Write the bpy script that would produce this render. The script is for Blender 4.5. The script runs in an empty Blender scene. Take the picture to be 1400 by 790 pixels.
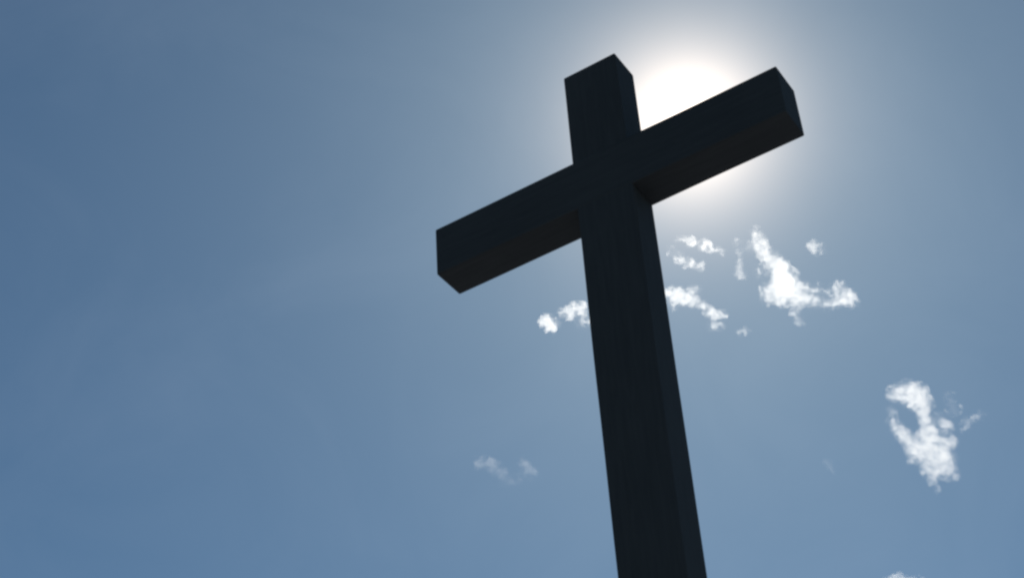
import bpy, bmesh, math, random
from mathutils import Vector, Matrix, noise

# ------------------------------------------------------------------ scale and camera
S = 0.40                                   # width of the post in metres
D, H, AL, AR, ZT = 0.640, 0.967, 3.188, 3.130, 2.454    # depth, arm height, arm reach left / right, top above arm centre (in post widths)
ARM_Z = 17.494 * S + 1.6                   # height of the crossbeam's centre above the ground
sc = bpy.context.scene
col = sc.collection

cam = bpy.data.cameras.new('camera')
cam_o = bpy.data.objects.new('camera', cam)
col.objects.link(cam_o)
sc.camera = cam_o
YAW, PITCH, ROLL = -0.53296, 0.67806, -0.07205
fwd = Vector((math.sin(YAW) * math.cos(PITCH), math.cos(YAW) * math.cos(PITCH), math.sin(PITCH)))
rt0 = Vector((math.cos(YAW), -math.sin(YAW), 0))
up0 = rt0.cross(fwd)
rt = math.cos(ROLL) * rt0 + math.sin(ROLL) * up0
up = -math.sin(ROLL) * rt0 + math.cos(ROLL) * up0
CAM = Vector((8.3215 * S, -17.142 * S, 1.6))
m = Matrix((rt, up, -fwd)).transposed().to_4x4()
m.translation = CAM
cam_o.matrix_world = m
FPX = 2237.5                               # focal length in pixels of a 1400 wide picture
cam.sensor_fit = 'HORIZONTAL'
cam.sensor_width = 36.0
cam.lens = 36.0 * FPX / 1400.0
cam.clip_start = 0.1
cam.clip_end = 40000

# ------------------------------------------------------------------ sun, sky, exposure
SUN_EL, SUN_AZ = math.radians(43.78), math.radians(-21.53)   # azimuth from +Y towards +X
sun_dir = Vector((math.sin(SUN_AZ) * math.cos(SUN_EL), math.cos(SUN_AZ) * math.cos(SUN_EL), math.sin(SUN_EL)))
sun = bpy.data.lights.new('sun', 'SUN')
sun.energy = 4.0
sun.angle = math.radians(0.53)
sun.color = (1.0, 0.95, 0.87)
sun_o = bpy.data.objects.new('sun', sun)
col.objects.link(sun_o)
sun_o.location = (0, 0, 60)
sun_o.rotation_euler = sun_dir.to_track_quat('Z', 'Y').to_euler()

world = bpy.data.worlds.new('World')
sc.world = world
world.use_nodes = True
nt = world.node_tree
nt.nodes.clear()
def N(tree, typ, **kw):
    n = tree.nodes.new(typ)
    for k, v in kw.items():
        setattr(n, k, v)
    return n
L = nt.links.new
sky = N(nt, 'ShaderNodeTexSky', sky_type='NISHITA', sun_disc=False)
sky.sun_elevation = SUN_EL
sky.sun_rotation = SUN_AZ
sky.altitude = 0
sky.air_density = 0.8
sky.dust_density = 0.3
sky.ozone_density = 6.0
tint = N(nt, 'ShaderNodeVectorMath', operation='MULTIPLY')      # white balance of the blue
L(sky.outputs[0], tint.inputs[0])
tint.inputs[1].default_value = (0.805, 0.985, 0.90)
# the bright air round the sun (forward scattering by dust): a function of the angle to the sun alone
tc = N(nt, 'ShaderNodeTexCoord')
dot = N(nt, 'ShaderNodeVectorMath', operation='DOT_PRODUCT')
nrm = N(nt, 'ShaderNodeVectorMath', operation='NORMALIZE')
L(tc.outputs['Generated'], nrm.inputs[0])
L(nrm.outputs[0], dot.inputs[0])
dot.inputs[1].default_value = sun_dir
ac = N(nt, 'ShaderNodeMath', operation='ARCCOSINE', use_clamp=False)
L(dot.outputs['Value'], ac.inputs[0])
AUREOLE = [  # amount, angle in degrees, power, colour
    (1.0, 1.56, 1.0, (44.0, 35.8, 28.5)),
]
total = tint.outputs[0]
for amt, ang, pw, c in AUREOLE:
    a = N(nt, 'ShaderNodeMath', operation='DIVIDE'); L(ac.outputs[0], a.inputs[0]); a.inputs[1].default_value = math.radians(ang)
    b = N(nt, 'ShaderNodeMath', operation='POWER'); L(a.outputs[0], b.inputs[0]); b.inputs[1].default_value = pw
    d = N(nt, 'ShaderNodeMath', operation='MULTIPLY'); L(b.outputs[0], d.inputs[0]); d.inputs[1].default_value = -1
    e = N(nt, 'ShaderNodeMath', operation='EXPONENT'); L(d.outputs[0], e.inputs[0])
    f = N(nt, 'ShaderNodeVectorMath', operation='SCALE'); f.inputs[0].default_value = tuple(amt * x for x in c); L(e.outputs[0], f.inputs['Scale'])
    g = N(nt, 'ShaderNodeVectorMath', operation='ADD'); L(total, g.inputs[0]); L(f.outputs[0], g.inputs[1])
    total = g.outputs[0]
# a breath of thin high veil, uneven over the sky
ct = N(nt, 'ShaderNodeTexNoise'); ct.inputs['Scale'].default_value = 7.0; ct.inputs['Detail'].default_value = 7; ct.inputs['Roughness'].default_value = .58; ct.inputs['Distortion'].default_value = .7
L(nrm.outputs[0], ct.inputs['Vector'])
cm = N(nt, 'ShaderNodeMapRange'); cm.inputs['From Min'].default_value = .38; cm.inputs['From Max'].default_value = .72; cm.inputs['To Max'].default_value = .30
L(ct.outputs['Fac'], cm.inputs['Value'])
cs = N(nt, 'ShaderNodeVectorMath', operation='SCALE'); cs.inputs[0].default_value = (.95, 1.0, 1.05); L(cm.outputs[0], cs.inputs['Scale'])
ca = N(nt, 'ShaderNodeVectorMath', operation='ADD'); L(total, ca.inputs[0]); L(cs.outputs[0], ca.inputs[1])
total = ca.outputs[0]
bg = N(nt, 'ShaderNodeBackground')
bg.inputs['Strength'].default_value = 0.10
L(total, bg.inputs['Color'])
wo = N(nt, 'ShaderNodeOutputWorld')
L(bg.outputs[0], wo.inputs['Surface'])

sc.view_settings.view_transform = 'Standard'
sc.view_settings.look = 'None'
sc.view_settings.gamma = 1.0
sc.view_settings.exposure = -0.57
sc.cycles.filter_width = 2.6
sc.render.engine = 'CYCLES'
sc.cycles.volume_bounces = 3
sc.cycles.max_bounces = 8

# ------------------------------------------------------------------ helpers
def tag(o, label=None, cat=None, group=None, kind=None):
    if label: o['label'] = label
    if cat: o['category'] = cat
    if group: o['group'] = group
    if kind: o['kind'] = kind
    return o
def link(name, bm, mat, parent=None, smooth=False):
    me = bpy.data.meshes.new(name)
    bm.to_mesh(me); bm.free()
    if mat: me.materials.append(mat)
    for p in me.polygons: p.use_smooth = smooth
    o = bpy.data.objects.new(name, me)
    col.objects.link(o)
    if parent: o.parent = parent
    return o
def material(name):
    mt = bpy.data.materials.new(name)
    mt.use_nodes = True
    t = mt.node_tree
    return mt, t, t.nodes['Principled BSDF'], t.links.new

# ------------------------------------------------------------------ ground
mt, t, p, ln = material('pale_gravel')
tcn = N(t, 'ShaderNodeTexCoord')
n1 = N(t, 'ShaderNodeTexNoise'); n1.inputs['Scale'].default_value = 0.35; n1.inputs['Detail'].default_value = 8
n2 = N(t, 'ShaderNodeTexNoise'); n2.inputs['Scale'].default_value = 14; n2.inputs['Detail'].default_value = 6
ln(tcn.outputs['Object'], n1.inputs['Vector']); ln(tcn.outputs['Object'], n2.inputs['Vector'])
r1 = N(t, 'ShaderNodeValToRGB')
r1.color_ramp.elements[0].position = .35; r1.color_ramp.elements[0].color = (.17, .19, .215, 1)
r1.color_ramp.elements[1].position = .68; r1.color_ramp.elements[1].color = (.29, .315, .345, 1)
mx = N(t, 'ShaderNodeMath', operation='MULTIPLY_ADD'); ln(n2.outputs['Fac'], mx.inputs[0]); mx.inputs[1].default_value = .5
ln(n1.outputs['Fac'], mx.inputs[2])
mx2 = N(t, 'ShaderNodeMath', operation='SUBTRACT'); ln(mx.outputs[0], mx2.inputs[0]); mx2.inputs[1].default_value = .25
ln(mx2.outputs[0], r1.inputs[0]); ln(r1.outputs[0], p.inputs['Base Color'])
p.inputs['Roughness'].default_value = .95
bp = N(t, 'ShaderNodeBump'); bp.inputs['Distance'].default_value = .05; ln(n2.outputs['Fac'], bp.inputs['Height']); ln(bp.outputs[0], p.inputs['Normal'])
bm = bmesh.new()
bmesh.ops.create_circle(bm, cap_ends=True, segments=96, radius=3000)
ground = tag(link('ground', bm, mt), kind='structure')

# ------------------------------------------------------------------ the cross
mt, t, p, ln = material('dark_stained_timber')
tcn = N(t, 'ShaderNodeTexCoord')
mp = N(t, 'ShaderNodeMapping')
ln(tcn.outputs['Object'], mp.inputs['Vector'])
mp.inputs['Scale'].default_value = (1, 1, .07)
g1 = N(t, 'ShaderNodeTexNoise'); g1.inputs['Scale'].default_value = 38; g1.inputs['Detail'].default_value = 7; g1.inputs['Distortion'].default_value = .6
ln(mp.outputs[0], g1.inputs['Vector'])
g2 = N(t, 'ShaderNodeTexNoise'); g2.inputs['Scale'].default_value = 1.6; g2.inputs['Detail'].default_value = 5
ln(tcn.outputs['Object'], g2.inputs['Vector'])
ad = N(t, 'ShaderNodeMath', operation='MULTIPLY_ADD'); ln(g1.outputs['Fac'], ad.inputs[0]); ad.inputs[1].default_value = .55
ml = N(t, 'ShaderNodeMath', operation='MULTIPLY'); ln(g2.outputs['Fac'], ml.inputs[0]); ml.inputs[1].default_value = .45
ln(ml.outputs[0], ad.inputs[2])
r1 = N(t, 'ShaderNodeValToRGB')
r1.color_ramp.elements[0].position = .3; r1.color_ramp.elements[0].color = (.038, .039, .039, 1)
r1.color_ramp.elements[1].position = .7; r1.color_ramp.elements[1].color = (.056, .057, .056, 1)
ln(ad.outputs[0], r1.inputs[0]); ln(r1.outputs[0], p.inputs['Base Color'])
p.inputs['Roughness'].default_value = .75
p.inputs['Specular IOR Level'].default_value = .2
bp = N(t, 'ShaderNodeBump'); bp.inputs['Strength'].default_value = .3; bp.inputs['Distance'].default_value = .003
ln(g1.outputs['Fac'], bp.inputs['Height']); ln(bp.outputs[0], p.inputs['Normal'])
timber = mt

def beam(name, length, wx, wy, parent, cuts):
    """a squared timber standing along its own Z, edges eased, with the slight bow and wane of a sawn beam"""
    bm = bmesh.new()
    bmesh.ops.create_cube(bm, size=1)
    bmesh.ops.scale(bm, vec=(wx, wy, length), verts=bm.verts)
    bmesh.ops.bevel(bm, geom=bm.edges[:], offset=.010, segments=2, affect='EDGES', profile=.6)
    for k in range(1, cuts):
        z = -length / 2 + length * k / cuts
        bmesh.ops.bisect_plane(bm, geom=bm.verts[:] + bm.edges[:] + bm.faces[:], plane_co=(0, 0, z), plane_no=(0, 0, 1))
    for v in bm.verts:
        q = v.co
        v.co += Vector((noise.noise(Vector((q.z * 1.3, q.x * 3, 7.1))), noise.noise(Vector((q.z * 1.3, q.y * 3, 3.7))), 0)) * .0025
    return link(name, bm, timber, parent)

cross = bpy.data.objects.new('cross', None)
cross.empty_display_size = 1
col.objects.link(cross)
cross.location = (0, D * S / 2, 0)
tag(cross, 'tall dark square-beamed cross standing against the sky with the sun behind its right arm', 'cross')
top = ARM_Z + ZT * S
bury = .6
post = beam('upright_post', top + bury, S, D * S, cross, 40)
post.location = (0, 0, (top - bury) / 2)
arm = beam('crossbeam', (AL + AR) * S, H * S, D * S + .006, cross, 12)
arm.rotation_euler = (0, math.radians(90), 0)
arm.location = ((AR - AL) / 2 * S, 0, ARM_Z)

# ------------------------------------------------------------------ clouds: real volumes, 1.1 km up
CLOUD_Z = 1100.0
def cloud(label, blobs, thick=1.0, erode=.8, nscale=.11, seed=0, warp=22.0, veil=1.7):
    """blobs: (across, down, radius[, strength]) in 1/2237 of the distance; each cloud is its own closed body of vapour"""
    rnd = random.Random(seed * 7 + 3)
    cx = sum(b[0] for b in blobs) / len(blobs); cy = sum(b[1] for b in blobs) / len(blobs)
    ray = fwd * FPX + rt * (cx - 700) + up * (395 - cy)
    dist = (CLOUD_Z - CAM.z) / ray.z            # metres per unit of the ray = size of one unit out there
    u = dist                                    # one blob unit in metres
    centre = CAM + ray * dist
    bm = bmesh.new()
    pts = []
    for b in blobs:
        x, y, r = b[:3]; s = b[3] if len(b) > 3 else 1.0
        c = rt * (x - cx) + up * (cy - y) + fwd * rnd.uniform(-.5, .5) * r
        pts.append((c, r * 1.95 + 1, s))
        bmesh.ops.create_icosphere(bm, subdivisions=3, radius=r * 1.45 + 1.5, matrix=Matrix.Translation(c))
    for v in bm.verts:
        q = v.co * .16 + Vector((seed * 3.1, 0, 0))
        v.co += Vector((noise.noise(q), noise.noise(q + Vector((9, 0, 0))), noise.noise(q + Vector((0, 9, 0))))) * 1.6
    me0 = bpy.data.meshes.new('cloud_hull'); bm.to_mesh(me0); bm.free()
    tmp = bpy.data.objects.new('cloud_hull', me0); col.objects.link(tmp)
    md = tmp.modifiers.new('remesh', 'REMESH'); md.mode = 'VOXEL'; md.voxel_size = .8
    dg = bpy.context.evaluated_depsgraph_get(); dg.update()
    me = bpy.data.meshes.new_from_object(tmp.evaluated_get(dg))
    bpy.data.objects.remove(tmp); bpy.data.meshes.remove(me0)
    me.name = 'cloud'
    o = bpy.data.objects.new('cloud', me); col.objects.link(o)
    o.location = centre; o.scale = (u, u, u)
    me.materials.clear()
    mt = bpy.data.materials.new('cloud_vapour'); mt.use_nodes = True
    t = mt.node_tree; t.nodes.clear(); ln = t.links.new
    tcn = N(t, 'ShaderNodeTexCoord')
    # torn outline: the position is shaken by turbulence before the distances are taken
    fd = N(t, 'ShaderNodeVectorMath', operation='DOT_PRODUCT'); ln(tcn.outputs['Object'], fd.inputs[0]); fd.inputs[1].default_value = fwd
    fs = N(t, 'ShaderNodeVectorMath', operation='SCALE'); fs.inputs[0].default_value = -.8 * fwd; ln(fd.outputs['Value'], fs.inputs['Scale'])
    fa = N(t, 'ShaderNodeVectorMath', operation='ADD'); ln(tcn.outputs['Object'], fa.inputs[0]); ln(fs.outputs[0], fa.inputs[1])   # filaments drawn out by the wind
    off = N(t, 'ShaderNodeVectorMath', operation='ADD'); ln(fa.outputs[0], off.inputs[0]); off.inputs[1].default_value = (seed * 13.7, seed * 5.3, 0)
    wn = N(t, 'ShaderNodeTexNoise'); wn.inputs['Scale'].default_value = .10; wn.inputs['Detail'].default_value = 1.2; wn.inputs['Roughness'].default_value = .5
    ln(off.outputs[0], wn.inputs['Vector'])
    wc = N(t, 'ShaderNodeVectorMath', operation='SUBTRACT'); ln(wn.outputs['Color'], wc.inputs[0]); wc.inputs[1].default_value = (.5, .5, .5)
    ws = N(t, 'ShaderNodeVectorMath', operation='SCALE'); ln(wc.outputs[0], ws.inputs[0]); ws.inputs['Scale'].default_value = warp
    wp = N(t, 'ShaderNodeVectorMath', operation='ADD'); ln(tcn.outputs['Object'], wp.inputs[0]); ln(ws.outputs[0], wp.inputs[1])
    acc = None
    for c, R, s in pts:
        d = N(t, 'ShaderNodeVectorMath', operation='DISTANCE'); ln(wp.outputs[0], d.inputs[0]); d.inputs[1].default_value = c
        f = N(t, 'ShaderNodeMath', operation='MULTIPLY_ADD', use_clamp=True); ln(d.outputs['Value'], f.inputs[0])
        f.inputs[1].default_value = -s / R; f.inputs[2].default_value = s
        if acc is None: acc = f.outputs[0]
        else:
            a = N(t, 'ShaderNodeMath', operation='ADD'); ln(acc, a.inputs[0]); ln(f.outputs[0], a.inputs[1]); acc = a.outputs[0]
    nz = N(t, 'ShaderNodeTexNoise'); nz.inputs['Scale'].default_value = nscale; nz.inputs['Detail'].default_value = 2.6
    nz.inputs['Roughness'].default_value = .55; nz.inputs['Distortion'].default_value = .3
    ln(off.outputs[0], nz.inputs['Vector'])
    mn = N(t, 'ShaderNodeMath', operation='MINIMUM'); ln(acc, mn.inputs[0]); mn.inputs[1].default_value = 1.0
    # dense core: what the turbulence has not eaten
    er = N(t, 'ShaderNodeMath', operation='MULTIPLY_ADD'); ln(nz.outputs['Fac'], er.inputs[0]); er.inputs[1].default_value = -erode * 4.4; ln(mn.outputs[0], er.inputs[2])
    ad = N(t, 'ShaderNodeMath', operation='ADD', use_clamp=True); ln(er.outputs[0], ad.inputs[0]); ad.inputs[1].default_value = erode * 1.78
    # thin torn veil round it
    n3 = N(t, 'ShaderNodeMath', operation='POWER'); ln(nz.outputs['Fac'], n3.inputs[0]); n3.inputs[1].default_value = 3
    m2 = N(t, 'ShaderNodeMath', operation='POWER'); ln(mn.outputs[0], m2.inputs[0]); m2.inputs[1].default_value = 1.5
    ve = N(t, 'ShaderNodeMath', operation='MULTIPLY'); ln(n3.outputs[0], ve.inputs[0]); ln(m2.outputs[0], ve.inputs[1])
    su = N(t, 'ShaderNodeMath', operation='MULTIPLY_ADD'); ln(ve.outputs[0], su.inputs[0]); su.inputs[1].default_value = veil; ln(ad.outputs[0], su.inputs[2])
    de = N(t, 'ShaderNodeMath', operation='MULTIPLY'); ln(su.outputs[0], de.inputs[0]); de.inputs[1].default_value = .034 * thick
    pv = N(t, 'ShaderNodeVolumePrincipled')
    pv.inputs['Color'].default_value = (.995, .985, .97, 1)
    pv.inputs['Anisotropy'].default_value = .64
    ln(de.outputs[0], pv.inputs['Density'])
    ou = N(t, 'ShaderNodeOutputMaterial'); ln(pv.outputs[0], ou.inputs['Volume'])
    mt.cycles.volume_step_rate = .35
    me.materials.append(mt)
    return tag(o, label, 'cloud', 'small broken clouds in the blue sky')

CLOUDS = [
 ('largest bright white cloud, a ragged diagonal streak with a lump trailing to its right',
  [(1033,317,6,.9),(1039,330,8),(1043,344,8),(1054,353,9),(1065,366,11),(1074,381,13),(1066,394,12),(1052,406,9,.9),(1045,396,6,.6),(1080,398,13),(1092,410,8),(1106,409,7,.8),(1119,413,7,.75),(1070,413,7,.85),(1088,428,6,.8),(1093,440,5,.75),
   (1132,416,6,.8),(1143,414,7,.85),(1156,406,9,.95),(1164,410,8),(1147,392,7,.6),(1136,398,7,.5),(1026,338,7,.45),(1040,372,8,.42),(1100,395,8,.45),(1118,398,8,.42)], .8, .75, .11),
 ('large white cloud alone low at the right, torn and hollow on its left side',
  [(1241,530,9),(1224,537,9,.95),(1256,536,10),(1265,550,9),(1252,553,8,.95),(1262,566,7,.95),(1219,562,5,.6),(1220,575,6,.9),(1228,587,7),(1240,598,8),(1254,606,10),(1268,590,9),(1279,600,10),(1294,582,7,.85),(1299,604,8,.9),(1264,619,10),(1281,620,11),(1295,627,10),(1270,641,9,.95),(1286,643,9),(1302,648,8,.75),(1249,626,7,.6),(1274,657,5,.75),(1281,668,4,.7),(1268,578,8,.9),(1284,571,7,.6),(1238,545,8,.8),(1252,545,9,.8),(1232,594,6,.8),(1246,612,8,.7),(1305,560,8,.42),(1298,545,7,.35)], .78, .74, .11),
 ('tiny faint wisp of cloud just right of the large torn lone cloud',
  [(1323,576,6,.7),(1318,584,5,.6),(1343,567,5,.5),(1333,571,4,.5)], .5, .6, .14),
 ('small compact puff of cloud above the right end of the largest cloud',
  [(1112,336,6,.9),(1116,343,5,.8),(1124,340,5,.4)], .8, .6, .14),
 ('thin upright sliver of cloud left of the largest cloud',
  [(1012,356,4,.9),(1011,364,4,.95),(1009,374,5,.95),(1017,377,4,.6),(1008,333,5,.6),(1010,345,4,.55)], .8, .6, .14),
 ('small double puff of cloud, highest of those just right of the post',
  [(930,326,4,.9),(937,328,3,.7),(944,330,5),(950,331,4,.6)], 1.2, .6, .15),
 ('small slanting puff of cloud between the double puff and the upright sliver',
  [(962,334,6),(970,338,5,.95),(978,341,4,.8),(987,343,4,.5)], 1.2, .6, .15),
 ('ragged thin cloud strip under the two puffs beside the post',
  [(929,352,6,.9),(937,359,6,.85),(948,361,5,.85),(958,364,5,.9),(917,343,5,.4)], .9, .68, .15),
 ('long sagging white cloud touching the right edge of the post below the crossbeam',
  [(904,401,6,.9),(914,400,7,.9),(927,402,7),(938,408,8),(948,412,6),(921,417,6,.75),(961,417,5,.85),(969,426,6,.95),(977,432,6,.95),(988,430,5),(974,446,6,.5),(986,446,4,.5),(950,398,8,.35)], 1.15, .68, .13),
 ('tiny loose scrap of cloud below the upright sliver, right of the long sagging cloud',
  [(1019,451,5,.8),(1013,455,4,.8)], .7, .6, .15),
 ('bright rounded puff of cloud left of the post, further from it than its neighbour',
  [(748,440,8),(756,444,7),(741,441,5,.7),(752,450,5,.6)], 1.2, .66, .13),
 ('small cloud touching the left edge of the post below the crossbeam',
  [(788,423,8),(777,428,7,.8),(797,420,6,.8),(797,440,7,.5),(805,438,6,.5),(768,430,6,.35)], 1.1, .68, .13),
 ('faint grey-white smear of cloud, the one farthest to the lower left of the post',
  [(654,631,7,.55),(665,633,8,.8),(678,639,8,.8),(687,647,6,.55),(688,658,6,.5),(701,655,7,.35)], .19, .68, .12),
 ('faint small curl of cloud between the lowest left smear and the post',
  [(715,630,5,.7),(721,636,6,.8),(725,645,7,.7),(715,650,6,.35)], .18, .66, .13),
 ('barely visible fleck of cloud between the lower post and the large torn lone cloud',
  [(1132,633,5,.7),(1138,641,4,.6)], .2, .58, .14),
 ('cloud cut off by the bottom edge of the picture below the large torn lone cloud',
  [(1214,797,8,.8),(1227,795,9,.95),(1240,797,9,.95),(1255,797,8,.8),(1232,810,10),(1248,812,8)], .5, .68, .12),
]
for i, c in enumerate(CLOUDS):
    cloud(*c, seed=i)
